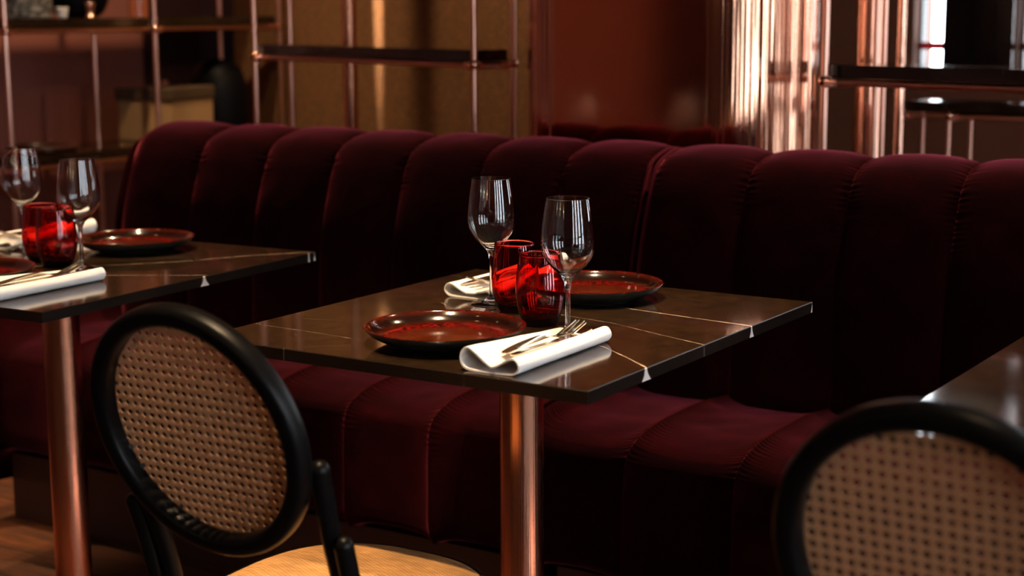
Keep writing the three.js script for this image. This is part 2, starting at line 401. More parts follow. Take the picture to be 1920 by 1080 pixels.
for (const [b, x, dz] of [[leftBench, -0.2585, 0.004], [rightBench, -0.2355, 0.016]]) {
  const pts = backProfile.filter((p, i) => i % 16 === 0 && p[0] > 0.5).map((p, i) => { const c = 0.004; return [x, p[0] + (p[0] > 0.9 ? c : 0), p[1] + dz - 0.002]; });
  part(b, 'piping', tube(pts, 0.0042, 120, 10), velvetPiping, 'round velvet piping');
}

// ---------------------------------------------------------------- tables
const topGeo = tabletopGeo();
function diningTable(label, x, z, turn, veins, chips, s0) {
  const t = thing('dining_table', label, 'table', [x, 0, z], turn, 'marble dining tables');
  const top = part(t, 'tabletop', topGeo, marbleMaterials(veins, chips, s0));
  top.position.y = TY; top.userData.label = 'dark brown marble slab with pale veins';
  const pg = new THREE.CylinderGeometry(0.0355, 0.0355, 0.712, 96, 1, true).translate(0, 0.37, 0);
  part(t, 'pillar', pg, satinCopper, 'brushed copper pillar');
  part(t, 'mounting_plate', new THREE.CylinderGeometry(0.13, 0.13, 0.006, 48).translate(0, 0.729, 0), blackMetal);
  part(t, 'base', lathe([[0, 0], [0.205, 0], [0.21, 0.004], [0.21, 0.010], [0.2, 0.014], [0.05, 0.018], [0.04, 0.022], [0, 0.022]], 64), satinCopper);
  return t;
}
const R_ = TD, F_ = TD + TW + TD;                              // edge positions: right side starts at 0, front side at F_
const edgeR = (z) => TD / 2 - z, edgeF = (x) => F_ + x + TW / 2;
const WHITE = 'rgb(214,205,200)', GREY = 'rgba(120,110,105,0.7)';
diningTable('marble dining table in the middle, set for two, on a copper pillar', 0, 0, 0, [
  [[[-0.10, -0.196], [-0.025, -0.179], [0.058, -0.17], [0.232, -0.144], [0.339, -0.131]], 2.7, 1.0],
  [[[-0.05, -0.075], [0.053, -0.057], [0.145, -0.04], [0.252, 0.003], [0.339, 0.035]], 1.7, 0.75],
  [[[0.10, 0.05], [0.16, 0.09], [0.219, 0.123], [0.283, 0.169], [0.339, 0.214]], 2.6, 0.9],
  [[[-0.339, 0.248], [-0.321, 0.254], [-0.198, 0.26], [-0.11, 0.268], [0.02, 0.30]], 1.4, 0.6],
  [[[-0.339, 0.19], [-0.25, 0.168], [-0.20, 0.152], [-0.12, 0.14]], 0.9, 0.32],
  [[[-0.173, 0.374], [-0.137, 0.334], [-0.097, 0.297]], 1.0, 0.4],
  [[[-0.19, -0.05], [-0.144, -0.015]], 1.8, 0.5], [[[-0.339, -0.292], [-0.31, -0.288]], 1.6, 0.45], [[[-0.30, -0.27], [-0.27, -0.275]], 1.5, 0.4],
  [[[-0.30, -0.05], [-0.12, -0.11], [0.02, -0.13]], 0.7, 0.22], [[[0.12, -0.30], [0.24, -0.27], [0.339, -0.28]], 0.6, 0.2],
], [[edgeR(-0.131), 0.004, 0.015, WHITE], [edgeR(0.216), 0.006, 0.024, WHITE], [edgeR(0.035), 0.002, 0.003, GREY], [edgeF(-0.172), 0.0015, 0.0015, GREY], [edgeF(0.145), 0.001, 0.002, 'rgba(90,82,78,0.5)'], [edgeR(-0.373), 0.0005, 0.007, WHITE]], 3);
diningTable('marble dining table at the left edge, set for two, on a copper pillar', -1.058, 0.004, 0.053, [
  [[[0.05, 0.10], [0.142, 0.059], [0.239, 0.008], [0.335, -0.042]], 2.4, 1.0],
  [[[-0.05, 0.04], [0.078, -0.037], [0.18, -0.15], [0.253, -0.274], [0.332, -0.37]], 3.0, 0.9],
  [[[0.08, -0.13], [0.153, -0.198], [0.21, -0.243]], 1.6, 0.5], [[[-0.3, 0.2], [-0.1, 0.26], [0.1, 0.30]], 1, 0.3],
], [[edgeR(-0.03), 0.005, 0.022, WHITE], [edgeR(-0.352), 0.003, 0.005, WHITE], [edgeR(-0.371), 0.0005, 0.006, WHITE]], 11);
diningTable('bare marble dining table at the right edge behind the blurred chair', 1.056, 0.0, 0, [
  [[[-0.339, -0.10], [-0.2, -0.06], [0.0, -0.03], [0.3, 0.05]], 1.0, 0.4], [[[-0.3, 0.25], [0, 0.2], [0.3, 0.22]], 0.9, 0.3],
], [], 19);

// ---------------------------------------------------------------- tableware
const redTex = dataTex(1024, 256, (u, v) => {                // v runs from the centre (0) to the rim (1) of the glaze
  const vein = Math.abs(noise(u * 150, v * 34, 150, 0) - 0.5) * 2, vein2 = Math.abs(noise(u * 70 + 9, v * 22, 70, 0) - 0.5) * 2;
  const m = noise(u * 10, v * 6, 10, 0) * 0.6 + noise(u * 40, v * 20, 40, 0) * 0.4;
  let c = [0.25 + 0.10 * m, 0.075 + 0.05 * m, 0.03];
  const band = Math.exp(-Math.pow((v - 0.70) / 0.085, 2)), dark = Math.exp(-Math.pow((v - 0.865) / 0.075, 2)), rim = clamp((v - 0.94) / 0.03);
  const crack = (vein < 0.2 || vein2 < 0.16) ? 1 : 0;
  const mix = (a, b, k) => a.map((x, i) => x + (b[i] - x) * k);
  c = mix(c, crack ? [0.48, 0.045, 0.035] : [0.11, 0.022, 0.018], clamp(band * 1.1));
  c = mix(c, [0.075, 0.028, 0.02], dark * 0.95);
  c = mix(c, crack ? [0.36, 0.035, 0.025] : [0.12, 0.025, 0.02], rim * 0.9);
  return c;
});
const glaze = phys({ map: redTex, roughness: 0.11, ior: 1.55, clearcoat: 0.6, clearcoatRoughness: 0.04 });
const stoneware = phys({ color: lin(0.012, 0.013, 0.010), roughness: 0.3, clearcoat: 0.3, clearcoatRoughness: 0.15 });
const plateOut = smoothPts([[0.0, 0.003], [0.066, 0.003], [0.069, 0.0], [0.074, 0.0], [0.077, 0.003], [0.094, 0.008], [0.109, 0.0155], [0.1175, 0.0235], [0.1202, 0.0272]], 60);
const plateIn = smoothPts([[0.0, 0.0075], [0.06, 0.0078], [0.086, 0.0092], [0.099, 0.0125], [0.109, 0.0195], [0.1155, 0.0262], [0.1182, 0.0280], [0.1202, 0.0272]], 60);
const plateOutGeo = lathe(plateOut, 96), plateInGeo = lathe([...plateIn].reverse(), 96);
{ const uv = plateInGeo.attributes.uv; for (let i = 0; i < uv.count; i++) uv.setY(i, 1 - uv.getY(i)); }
function plate(label, x, z, turn) {
  const t = thing('dinner_plate', label, 'plate', [x, TY, z], turn, 'glazed dinner plates');
  part(t, 'body', plateOutGeo, stoneware, 'black stoneware underside');
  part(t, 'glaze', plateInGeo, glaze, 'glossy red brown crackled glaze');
  return t;
}
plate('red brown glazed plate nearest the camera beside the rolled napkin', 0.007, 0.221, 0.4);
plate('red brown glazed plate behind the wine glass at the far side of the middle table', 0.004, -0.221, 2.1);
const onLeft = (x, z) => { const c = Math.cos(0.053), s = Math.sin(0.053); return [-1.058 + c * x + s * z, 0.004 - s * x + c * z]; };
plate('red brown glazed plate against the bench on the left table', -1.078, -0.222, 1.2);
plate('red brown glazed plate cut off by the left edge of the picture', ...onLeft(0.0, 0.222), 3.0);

const glassProfile = [[0, 0], [0.033, 0], [0.0352, 0.0008], [0.034, 0.0018], [0.022, 0.0038], [0.010, 0.0072], [0.0052, 0.0125], [0.0040, 0.022], [0.0037, 0.05], [0.0040, 0.072], [0.0054, 0.083], [0.0092, 0.0905], [0.0180, 0.0995], [0.0275, 0.109], [0.0352, 0.1195], [0.0393, 0.130], [0.0405, 0.140], [0.0398, 0.154], [0.0366, 0.182], [0.0322, 0.2092], [0.0317, 0.2098], [0.0312, 0.2092], [0.0356, 0.182], [0.0388, 0.154], [0.0395, 0.140], [0.0383, 0.1305], [0.0342, 0.1205], [0.0265, 0.1103], [0.017, 0.1012], [0.0075, 0.0945], [0, 0.0932]];
const glassGeo = lathe(glassProfile, 96);
function wineGlass(label, x, z) {
  const m = new THREE.Mesh(glassGeo, glassClear);
  m.name = numbered('wine_glass'); m.position.set(x, TY + 0.0002, z); m.castShadow = m.receiveShadow = true; scene.add(m);
  return tag(m, label, 'wine glass', 'clear stemmed wine glasses');
}
wineGlass('clear wine glass at the far side of the middle table beside the red tumblers', -0.112, -0.086);
wineGlass('clear wine glass nearest the camera behind the fork on the middle table', 0.14, 0.09);
wineGlass('clear wine glass in front of the red tumblers on the left table', -0.977, 0.016);
wineGlass('clear wine glass at the far left of the left table', -1.275, -0.105);
const tumblerPts = [[0, 0], [0.022, 0], [0.0262, 0.0022], [0.0305, 0.010], [0.0352, 0.024], [0.0380, 0.040], [0.0386, 0.054], [0.0374, 0.074], [0.0350, 0.096], [0.0330, 0.1115], [0.0323, 0.1122], [0.0316, 0.1115], [0.0336, 0.096], [0.0360, 0.074], [0.0371, 0.054], [0.0364, 0.040], [0.0334, 0.025], [0.0285, 0.0135], [0.022, 0.0092], [0.012, 0.0078], [0, 0.0076]];
const tumblerGeo = lathe(smoothPts(tumblerPts, 90), 96);
function tumbler(label, x, z) {
  const m = new THREE.Mesh(tumblerGeo, glassRed);
  m.name = numbered('red_tumbler'); m.position.set(x, TY + 0.0002, z); m.castShadow = m.receiveShadow = true; scene.add(m);
  return tag(m, label, 'tumbler', 'red glass tumblers');
}
tumbler('red glass tumbler behind the other one on the middle table', -0.043, -0.05);
tumbler('red glass tumbler nearest the camera on the middle table', 0.052, 0.026);
tumbler('red glass tumbler farther back on the left table', -1.125, -0.02);
tumbler('red glass tumbler partly hidden by the wine glass on the left table', -1.048, 0.012);

// napkins: both long edges folded over towards the middle
function napkinGeo(L, sd) {
  const N = 70, M = 40, T = 0.0011;
  const ctl = (s) => {                                          // s: 0 near end .. 1 far end
    const l = 1 + 0.10 * Math.sin(s * 4 + sd), q = 0.033 - 0.019 * s, r = 0.0235 - 0.002 * Math.sin(s * 3);
    return [[0.004, 0.0085], [-0.012, 0.004 + q * 0.40 * l], [-0.026, q * 0.84], [-0.037, q], [-0.0452, q * 0.78], [-0.0465, q * 0.40], [-0.040, 0.0042], [-0.028, 0.0016], [0, 0.0012], [0.026, 0.0014], [0.039, 0.0032], [0.0462, 0.0105], [0.0445, r * 0.78], [0.0385, r], [0.0295, r * 0.93], [0.019, 0.0155], [0.008, 0.0105], [0.0035, 0.0092]];
  };
  const rows = [];
  for (let j = 0; j <= M; j++) {
    const s = j / M, c = smoothPts(ctl(s), N), out = [], inn = [];
    c.forEach((p, i) => {
      const a = c[Math.max(0, i - 1)], b = c[Math.min(N, i + 1)], l = Math.hypot(b[0] - a[0], b[1] - a[1]) || 1, nx = -(b[1] - a[1]) / l, ny = (b[0] - a[0]) / l;
      const wob = 0.0007 * (noise(i * 0.25 + sd, s * 9) - 0.5) + 0.00006;
      const x = p[0] + nx * wob, y = Math.max(p[1] + ny * wob, T + 0.0001);
      out.push([x + nx * T, Math.max(0.0002, y + ny * T)]); inn.push([x - nx * T, Math.max(0.0002, y - ny * T)]);
    });
    rows.push([...out, ...inn.reverse(), out[0]]);
  }
  const K = rows[0].length - 1, z = (s, i) => L / 2 - s * L + 0.0035 * (noise(i * 0.09 + sd * 3, s * 2) - 0.5);
  const g = gridGeo(K, M, (u, v) => { const j = Math.round(v * M), i = Math.round(u * K), p = rows[j][i]; return [p[0], p[1], z(j / M, Math.min(i, K - i))]; }, (u, v) => [u * 0.4, v * L]);
  const caps = [0, M].map((j) => {                              // close the strip's two ends
    const pos = [], idx = [];
    for (let i = 0; i <= N; i++) { const a = rows[j][i], b = rows[j][2 * N + 1 - i]; pos.push(a[0], a[1], z(j / M, i), b[0], b[1], z(j / M, i)); }
    for (let i = 0; i < N; i++) { const a = 2 * i; j ? idx.push(a, a + 2, a + 1, a + 1, a + 2, a + 3) : idx.push(a, a + 1, a + 2, a + 1, a + 3, a + 2); }
    const q = new THREE.BufferGeometry();
    q.setAttribute('position', new THREE.Float32BufferAttribute(pos, 3));
    q.setAttribute('uv', new THREE.Float32BufferAttribute(pos.filter((_, k) => k % 3 !== 2), 2));
    q.setIndex(idx); q.computeVertexNormals();
    return q;
  });
  return mergeGeometries([g, ...caps]);
}
const napGeo = napkinGeo(0.262, 2);
function napkin(label, x, z, turn) {
  const m = new THREE.Mesh(napGeo, linen);
  m.name = numbered('napkin'); m.position.set(x, TY, z); m.rotation.y = turn; m.castShadow = m.receiveShadow = true; scene.add(m);
  return tag(m, label, 'napkin', 'folded white cloth napkins');
}
function bentFlat(shape, depth, bendFn, L) {                   // cutlery: outline extruded and bent along its length
  let g = new THREE.ExtrudeGeometry(shape, { depth, bevelEnabled: true, bevelThickness: 0.0005, bevelSize: 0.0005, bevelSegments: 2, curveSegments: 10 });
  g.rotateX(-Math.PI / 2);                                     // outline x -> x, outline y -> -z, depth -> y
  const p = g.attributes.position;
  for (let i = 0; i < p.count; i++) p.setY(i, p.getY(i) + bendFn(-p.getZ(i) / L, p.getX(i)));
  g.computeVertexNormals();
  return g;
}
function forkGeo() {
  const s = new THREE.Shape(), L = 0.2;
  s.moveTo(-0.004, 0.0); s.quadraticCurveTo(0, -0.006, 0.004, 0.0);
  s.bezierCurveTo(0.0085, 0.02, 0.006, 0.06, 0.0028, 0.10); s.lineTo(0.0026, 0.125);
  s.bezierCurveTo(0.004, 0.137, 0.0105, 0.140, 0.0115, 0.152); s.lineTo(0.0112, 0.196);
  const tine = [0.0112, 0.0088, 0.0052, 0.0028, -0.0008 + 0.0016, -0.0008 - 0.0016 + 0.0008, -0.0052 + 0.0012, -0.0088 + 0.0024, -0.0112];
  s.lineTo(0.0092, 0.2); s.lineTo(0.0088, 0.162); s.quadraticCurveTo(0.0076, 0.159, 0.0064, 0.162); s.lineTo(0.0054, 0.2); s.lineTo(0.0034, 0.2); s.lineTo(0.0014, 0.162);
  s.quadraticCurveTo(0, 0.159, -0.0014, 0.162); s.lineTo(-0.0034, 0.2); s.lineTo(-0.0054, 0.2); s.lineTo(-0.0064, 0.162); s.quadraticCurveTo(-0.0076, 0.159, -0.0088, 0.162);
  s.lineTo(-0.0092, 0.2); s.lineTo(-0.0112, 0.196); s.lineTo(-0.0115, 0.152);
  s.bezierCurveTo(-0.0105, 0.140, -0.004, 0.137, -0.0026, 0.125); s.lineTo(-0.0028, 0.10);
  s.bezierCurveTo(-0.006, 0.06, -0.0085, 0.02, -0.004, 0.0);
  return bentFlat(s, 0.0016, (t) => 0.008 * Math.sin(clamp(t, 0, 1) * 3.1) * 0.8 - 0.009 * Math.exp(-Math.pow((t - 0.72) / 0.12, 2)) + 0.010 * Math.pow(clamp((t - 0.75) / 0.25), 2), L);
}
function knifeGeo() {
  const s = new THREE.Shape();
  s.moveTo(-0.0045, 0); s.quadraticCurveTo(0, -0.005, 0.0045, 0); s.bezierCurveTo(0.0075, 0.03, 0.0055, 0.07, 0.0045, 0.095);
  s.lineTo(0.0085, 0.105); s.bezierCurveTo(0.0105, 0.14, 0.009, 0.18, 0.0, 0.212); s.quadraticCurveTo(-0.004, 0.2, -0.0045, 0.095); s.bezierCurveTo(-0.0055, 0.07, -0.0075, 0.03, -0.0045, 0);
  return bentFlat(s, 0.0022, () => 0, 0.212);
}
const forkG = forkGeo(), knifeG = knifeGeo();
function cutlery(kind, geo, label, x, y, z, turn, tilt) {
  const m = new THREE.Mesh(geo, steel);
  m.name = numbered(kind); m.position.set(x, y, z); m.rotation.order = 'YXZ'; m.rotation.y = turn; m.rotation.x = tilt; m.castShadow = m.receiveShadow = true; scene.add(m);
  return tag(m, label, kind, 'steel cutlery in the napkins');
}
function setting(nx, nz, turn, L) {
  napkin(L[0], nx, nz, turn);
  const c = Math.cos(turn), s = Math.sin(turn), at = (x, z) => [nx + c * x + s * z, nz - s * x + c * z];
  const [fx, fz] = at(-0.003, 0.088), [kx, kz] = at(0.0145, 0.092);
  cutlery('fork', forkG, L[1], fx, TY + 0.0198, fz, turn - 0.05, 0.01);
  cutlery('knife', knifeG, L[2], kx, TY + 0.0190, kz, turn - 0.03, 0.0);
}
setting(0.172, 0.226, 0.02, ['white folded napkin nearest the camera on the middle table', 'steel fork in the nearest napkin on the middle table', 'steel knife in the nearest napkin on the middle table']);
setting(-0.176, -0.235, Math.PI + 0.02, ['white folded napkin behind the far wine glass on the middle table', 'steel fork in the napkin on the far side of the middle table', 'steel knife in the napkin on the far side of the middle table']);
setting(...onLeft(0.165, 0.224), 0.053, ['white folded napkin at the front of the left table', 'steel fork in the front napkin of the left table', 'steel knife in the front napkin of the left table']);
setting(...onLeft(-0.32 + 0.03, -0.235), Math.PI + 0.1, ['white folded napkin at the back of the left table', 'steel fork in the back napkin of the left table', 'steel knife in the back napkin of the left table']);

// ---------------------------------------------------------------- cane chairs
const caneMat = std({ color: lin(0.68, 0.37, 0.19), roughness: 0.5 });
const seatTex = dataTex(512, 512, (u, v) => {
  const a = Math.sin(u * Math.PI * 2 * 32), b = Math.sin(v * Math.PI * 2 * 64 + (a > 0 ? Math.PI : 0));
  const n = noise(u * 30, v * 120, 30, 120) * 0.5 + noise(u * 7, v * 7, 7, 7) * 0.5, k = 0.80 + 0.10 * b - 0.14 * Math.pow(1 - Math.abs(a), 6) + 0.35 * (n - 0.5);
  return [0.93 * k, 0.68 * k, 0.41 * k];
});
const seatBump = dataTex(512, 512, (u, v) => {
  const a = Math.sin(u * Math.PI * 2 * 32), b = Math.sin(v * Math.PI * 2 * 64 + (a > 0 ? Math.PI : 0)), k = 0.55 + 0.2 * b - 0.35 * Math.pow(1 - Math.abs(a), 4);
  return [k, k, k];
}, false);
for (const t of [seatTex, seatBump]) t.repeat.set(1 / 0.40, 1 / 0.40);
const seatCane = std({ map: seatTex, bumpMap: seatBump, bumpScale: 0.0012, roughness: 0.6 });
function caneDisc(R) {                                          // six-way cane webbing: pairs up, pairs across, two diagonals
  const p = 0.0127, geos = [];
  const strand = (ox, oy, dx, dy, half, w, z0, amp, ph) => {
    const n = Math.max(4, Math.ceil(2 * half / (p / 2))), pos = [], idx = [], th = 0.0002;
    for (let k = 0; k <= n; k++) {
      const s = -half + 2 * half * k / n, x = ox + dx * s, y = oy + dy * s, z = z0 + amp * Math.cos((s / p) * 2 * Math.PI + ph);
      for (const [a, b] of [[-1, -1], [1, -1], [1, 1], [-1, 1]]) pos.push(x - dy * a * w / 2, y + dx * a * w / 2, z + b * th);
    }
    for (let k = 0; k < n; k++) for (let q = 0; q < 4; q++) { const a = k * 4 + q, b = k * 4 + (q + 1) % 4; idx.push(a, b, b + 4, a, b + 4, a + 4); }
    const g = new THREE.BufferGeometry();
    g.setAttribute('position', new THREE.Float32BufferAttribute(pos, 3)); g.setIndex(idx);
    geos.push(g.toNonIndexed());
  };
  const m = Math.ceil(R / p);
  for (let k = -m; k <= m; k++) for (const o of [-0.00125, 0.00125]) {
    const c = k * p + o;
    if (Math.abs(c) < R - 0.001) { const h = Math.sqrt(R * R - c * c); strand(c, 0, 0, 1, h, 0.0022, -0.00012, 0.00008, k); strand(0, c, 1, 0, h, 0.0022, 0.00012, 0.00008, k + 1.5); }
  }
  const q = Math.SQRT1_2;
  for (let k = -2 * m; k <= 2 * m; k++) for (const sg of [1, -1]) {
    const c = (k + 0.5) * p * q;
    if (Math.abs(c) < R - 0.001) { const h = Math.sqrt(R * R - c * c); strand(c * q, -c * q * sg, q, q * sg, h, 0.0024, sg > 0 ? 0.0004 : -0.0004, 0.00008, k); }
  }
  const g = mergeGeometries(geos);
  g.computeVertexNormals();
  return g;
}
const REC = 14 * Math.PI / 180;
function ringGeo(R0, R1, half) {                                // rounded-section hoop, outer radius R1, inner R0
  const pts = [], c = (R0 + R1) / 2, a = (R1 - R0) / 2;
  for (let k = 0; k <= 20; k++) { const t = k / 20 * Math.PI * 2, f = (v) => Math.sign(v) * Math.pow(Math.abs(v), 0.72); pts.push([c + a * f(Math.cos(t)), half * f(Math.sin(t))]); }
  return lathe(pts, 96).rotateX(Math.PI / 2);
}
function seatOutline(hw, front, back, n = 72) {
  const o = [];
  for (let k = 0; k < n; k++) {
    const t = k / n * Math.PI * 2, c = Math.cos(t), s = Math.sin(t), e = 2 / 2.55, z = Math.sign(s) * Math.pow(Math.abs(s), e), x = Math.sign(c) * Math.pow(Math.abs(c), e);
    const zz = (front + back) / 2 + z * (back - front) / 2, taper = 1 - 0.10 * (z + 1) / 2;
    o.push([x * hw * taper, zz]);
  }
  return o;
}
function seatSlab(out, y0, y1, bev) {
  const s = new THREE.Shape(out.map(([x, z]) => new THREE.Vector2(x, -z)));
  const g = new THREE.ExtrudeGeometry(s, { depth: y1 - y0 - 2 * bev, bevelEnabled: true, bevelThickness: bev, bevelSize: bev, bevelSegments: 4 });
  return g.rotateX(-Math.PI / 2).translate(0, y0 + bev, 0);
}
function chair(label, x, z, turn) {                             // origin on the floor below the backrest's middle; faces -z
  const t = thing('cane_chair', label, 'chair', [x, 0, z], turn, 'round-backed cane chairs');
  const hoop = new THREE.Group();
  const back = part(t, 'back_frame', ringGeo(0.1405, 0.1675, 0.0155), lacquer, 'black bent wood hoop');
  back.position.set(0, 0.735, 0); back.rotation.x = REC;
  const cane = part(back, 'cane_webbing', caneDisc(0.145), caneMat, 'open woven cane panel', 'stuff');
  cane.position.z = -0.008;
  const F = -0.455, B = -0.055;
  part(t, 'seat_frame', seatSlab(seatOutline(0.184, F, B), 0.418, 0.452, 0.006), lacquer, 'black bent wood seat rim');
  const out = seatOutline(0.182, F + 0.004, B - 0.004), sg = gridGeo(72, 14, (u, v) => {
    const k = Math.round(u * 72) % 72, cz = (F + B) / 2, r = 1 - v;
    return [out[k][0] * r, 0.452 + 0.009 * (1 - Math.pow(r, 6)), cz + (out[k][1] - cz) * r];
  });
  const uv = sg.attributes.uv, ps = sg.attributes.position;
  for (let i = 0; i < uv.count; i++) uv.setXY(i, ps.getX(i), ps.getZ(i));
  part(t, 'seat_panel', sg, seatCane, 'tightly woven tan cane seat');
  for (const s of [-1, 1]) {
    part(t, 'back_post', tube([[s * 0.160, 0.703, -0.033], [s * 0.158, 0.68, -0.040], [s * 0.152, 0.61, -0.062], [s * 0.148, 0.53, -0.088], [s * 0.147, 0.45, -0.105], [s * 0.147, 0.425, -0.108]], 0.0125, 40, 14), lacquer);
    part(t, 'rear_leg', tube([[s * 0.173, 0.605, -0.058], [s * 0.170, 0.53, -0.080], [s * 0.168, 0.44, -0.095], [s * 0.170, 0.25, -0.07], [s * 0.178, 0.0, 0.0]], 0.0125, 40, 14), lacquer);
    part(t, 'post_cap', new THREE.SphereGeometry(0.0128, 16, 12).translate(s * 0.160, 0.703, -0.033), lacquer);
    part(t, 'leg_cap', new THREE.SphereGeometry(0.0128, 16, 12).translate(s * 0.173, 0.605, -0.058), lacquer);
    part(t, 'front_leg', tube([[s * 0.135, 0.425, F + 0.06], [s * 0.142, 0.3, F + 0.05], [s * 0.150, 0.0, F + 0.03]], 0.0125, 24, 14), lacquer);
  }
  part(t, 'leg_ring', tube(Array.from({ length: 24 }, (_, k) => { const a = k / 24 * Math.PI * 2; return [0.135 * Math.cos(a), 0.26, (F + B) / 2 + 0.155 * Math.sin(a)]; }), 0.008, 96, 10, true), lacquer);
  return t;
}
chair('black cane chair with round back in front of the middle table, seat in view', 0.012, 0.748, 0.0);
chair('blurred black cane chair with round back at the right edge', 0.928, 0.752, -0.05);

// ---------------------------------------------------------------- copper shelves and column behind the banquette
const shelfTex = (() => {
  const c = document.createElement('canvas'); c.width = 1024; c.height = 256;
  const x = marbleBase(c, 1024, 256, 41);
  for (let k = 0; k < 26; k++) {
    x.strokeStyle = `rgba(200,185,170,${rr(0.25, 0.7)})`; x.lineWidth = rr(0.8, 2.2); x.beginPath();
    let px = rr(0, 1024), py = rr(0, 256); x.moveTo(px, py);
    for (let q = 0; q < 5; q++) { px += rr(-26, 26); py += rr(-16, 16); x.lineTo(px, py); }
    x.stroke();
  }
  const t = canvasTex(c); t.wrapS = t.wrapT = THREE.RepeatWrapping; t.repeat.set(1.4, 5);
  return t;
})();
const shelfMarble = phys({ map: shelfTex, color: lin(0.6, 0.6, 0.6), roughness: 0.1, ior: 1.6 });
function shelfUnit(label, pos, turn, xs, depth, ys, o = {}) {   // local x along the shelf, front at z = 0
  const t = thing('copper_shelf', label, 'shelf', pos, turn);
  const r = o.r || 0.0085, top = o.top || 2.95, L = xs[xs.length - 1];
  for (const x of xs) for (const z of [0, -depth]) {
    const p = part(t, 'post', rod([x, 0.004, z], [x, top, z], r), rodCopper, 'copper rod');
    part(p, 'foot', new THREE.CylinderGeometry(r * 2.2, r * 2.4, 0.008, 20).translate(x, 0.004, z), rodCopper);
  }
  for (const y of ys) {
    const over = o.over ?? 0.0;
    part(t, 'shelf_board', boxUV(box(0.012 - over, L - 0.012 + over, y - 0.030, y, -depth + 0.008, -0.010)), shelfMarble, 'black veined marble board');
    for (const z of [-0.022, -depth + 0.02]) part(t, 'rail', rod([0, y - 0.040, z], [L, y - 0.040, z], r), rodCopper);
    for (const x of xs) {
      part(t, 'cross_rail', rod([x + (x < L / 2 ? 0.016 : -0.016), y - 0.045, 0.012], [x + (x < L / 2 ? 0.016 : -0.016), y - 0.045, -depth - 0.012], r * 0.9), rodCopper);
      for (const z of [0, -depth]) {
        part(t, 'clamp', new THREE.SphereGeometry(r * 1.75, 18, 14).translate(x, y - 0.037, z), polishedCopper);
        part(t, 'clamp_screw', rod([x, y - 0.037, z], [x + (x < L / 2 ? 0.03 : -0.03), y - 0.037, z + 0.004], r * 0.75), polishedCopper);
      }
    }
  }
  return t;
}
shelfUnit('copper rod shelf with black marble boards along the left wall', [-2.87, 0, -1.436], Math.PI / 2, [0, 0.668, 1.342], 0.31, [0.756, 1.207, 1.80], { r: 0.0085 });
shelfUnit('copper rod shelf with one dark marble board in front of the woven screen', [-2.09, 0, -1.75], -18.24 * Math.PI / 180, [0, 1.118], 0.13, [1.127, 1.95], { r: 0.0085 });
shelfUnit('copper rod shelf with black marble board at the right behind the bench', [-0.063, 0, -1.405], -16.5 * Math.PI / 180, [0, 0.60], 0.19, [1.104, 1.9], { r: 0.0085 });
shelfUnit('low copper rod shelf far back at the right edge', [-0.235, 0, -2.42], -0.12, [0, 0.15, 0.85], 0.15, [0.965], { r: 0.007, top: 0.93 });

function pole(name, label, x, z, r, mat) {
  const t = thing(name, label, 'pole', [x, 0, z]);
  part(t, 'shaft', new THREE.CylinderGeometry(r, r, RH, 40, 1, true).translate(0, RH / 2, 0), mat);
  part(t, 'floor_collar', lathe([[r, 0], [r * 1.15, 0], [r * 1.15, 0.012], [r, 0.02]], 40), mat);
}
pole('copper_pole', 'thick copper pole standing behind the middle shelf board', -1.832, -1.9, 0.023, satinCopper);
pole('copper_pole', 'copper pole between the woven screen and the mirrored column', -0.985, -1.62, 0.014, polishedCopper);
pole('copper_pole', 'wide polished copper pipe beneath the right marble board', -0.075, -1.72, 0.034, polishedCopper);
pole('copper_pole', 'thin copper pole right of the wide polished pipe', -0.03, -1.70, 0.007, rodCopper);
pole('copper_pole', 'bright copper pole in front of the brown wall', 0.013, -1.70, 0.011, polishedCopper);
pole('copper_pole', 'copper pole just left of the right shelf', -0.152, -1.505, 0.008, polishedCopper);
{
  // rounded-corner column clad in polished copper sheet
  const xa = -0.69, xb = -0.29, zf = -1.245, r = 0.14, side = 0.17;
  const t = thing('copper_column', 'large mirror-polished copper column with rounded corners behind the bench', 'column', [0, 0, 0]);
  part(t, 'front_sheet', gridGeo(1, 1, (u, v) => [xa + (xb - xa) * u, RH * v, zf], (u, v) => [u, v]), flatCopper, 'flat polished copper sheet');
  const path = [];
  const arc = (cx, cz, a0, a1) => { for (let k = 0; k <= 30; k++) { const a = a0 + (a1 - a0) * k / 30; path.push([cx + r * Math.sin(a), cz + r * Math.cos(a)]); } };
  arc(xb, zf - r, 0, Math.PI / 2); arc(xb, zf - r - side, Math.PI / 2, Math.PI);
  arc(xa, zf - r - side, Math.PI, 1.5 * Math.PI); arc(xa, zf - r, 1.5 * Math.PI, 2 * Math.PI);
  const len = [0]; for (let k = 1; k < path.length; k++) len.push(len[k - 1] + Math.hypot(path[k][0] - path[k - 1][0], path[k][1] - path[k - 1][1]));
  const g = gridGeo(path.length - 1, 1, (u, v) => { const p = path[Math.round(u * (path.length - 1))]; return [p[0], RH * v, p[1]]; }, (u, v) => [len[Math.round(u * (path.length - 1))] / 0.55, v]);
  part(t, 'curved_sheet', g, mirrorCopper, 'rippled curved copper sheet');
}

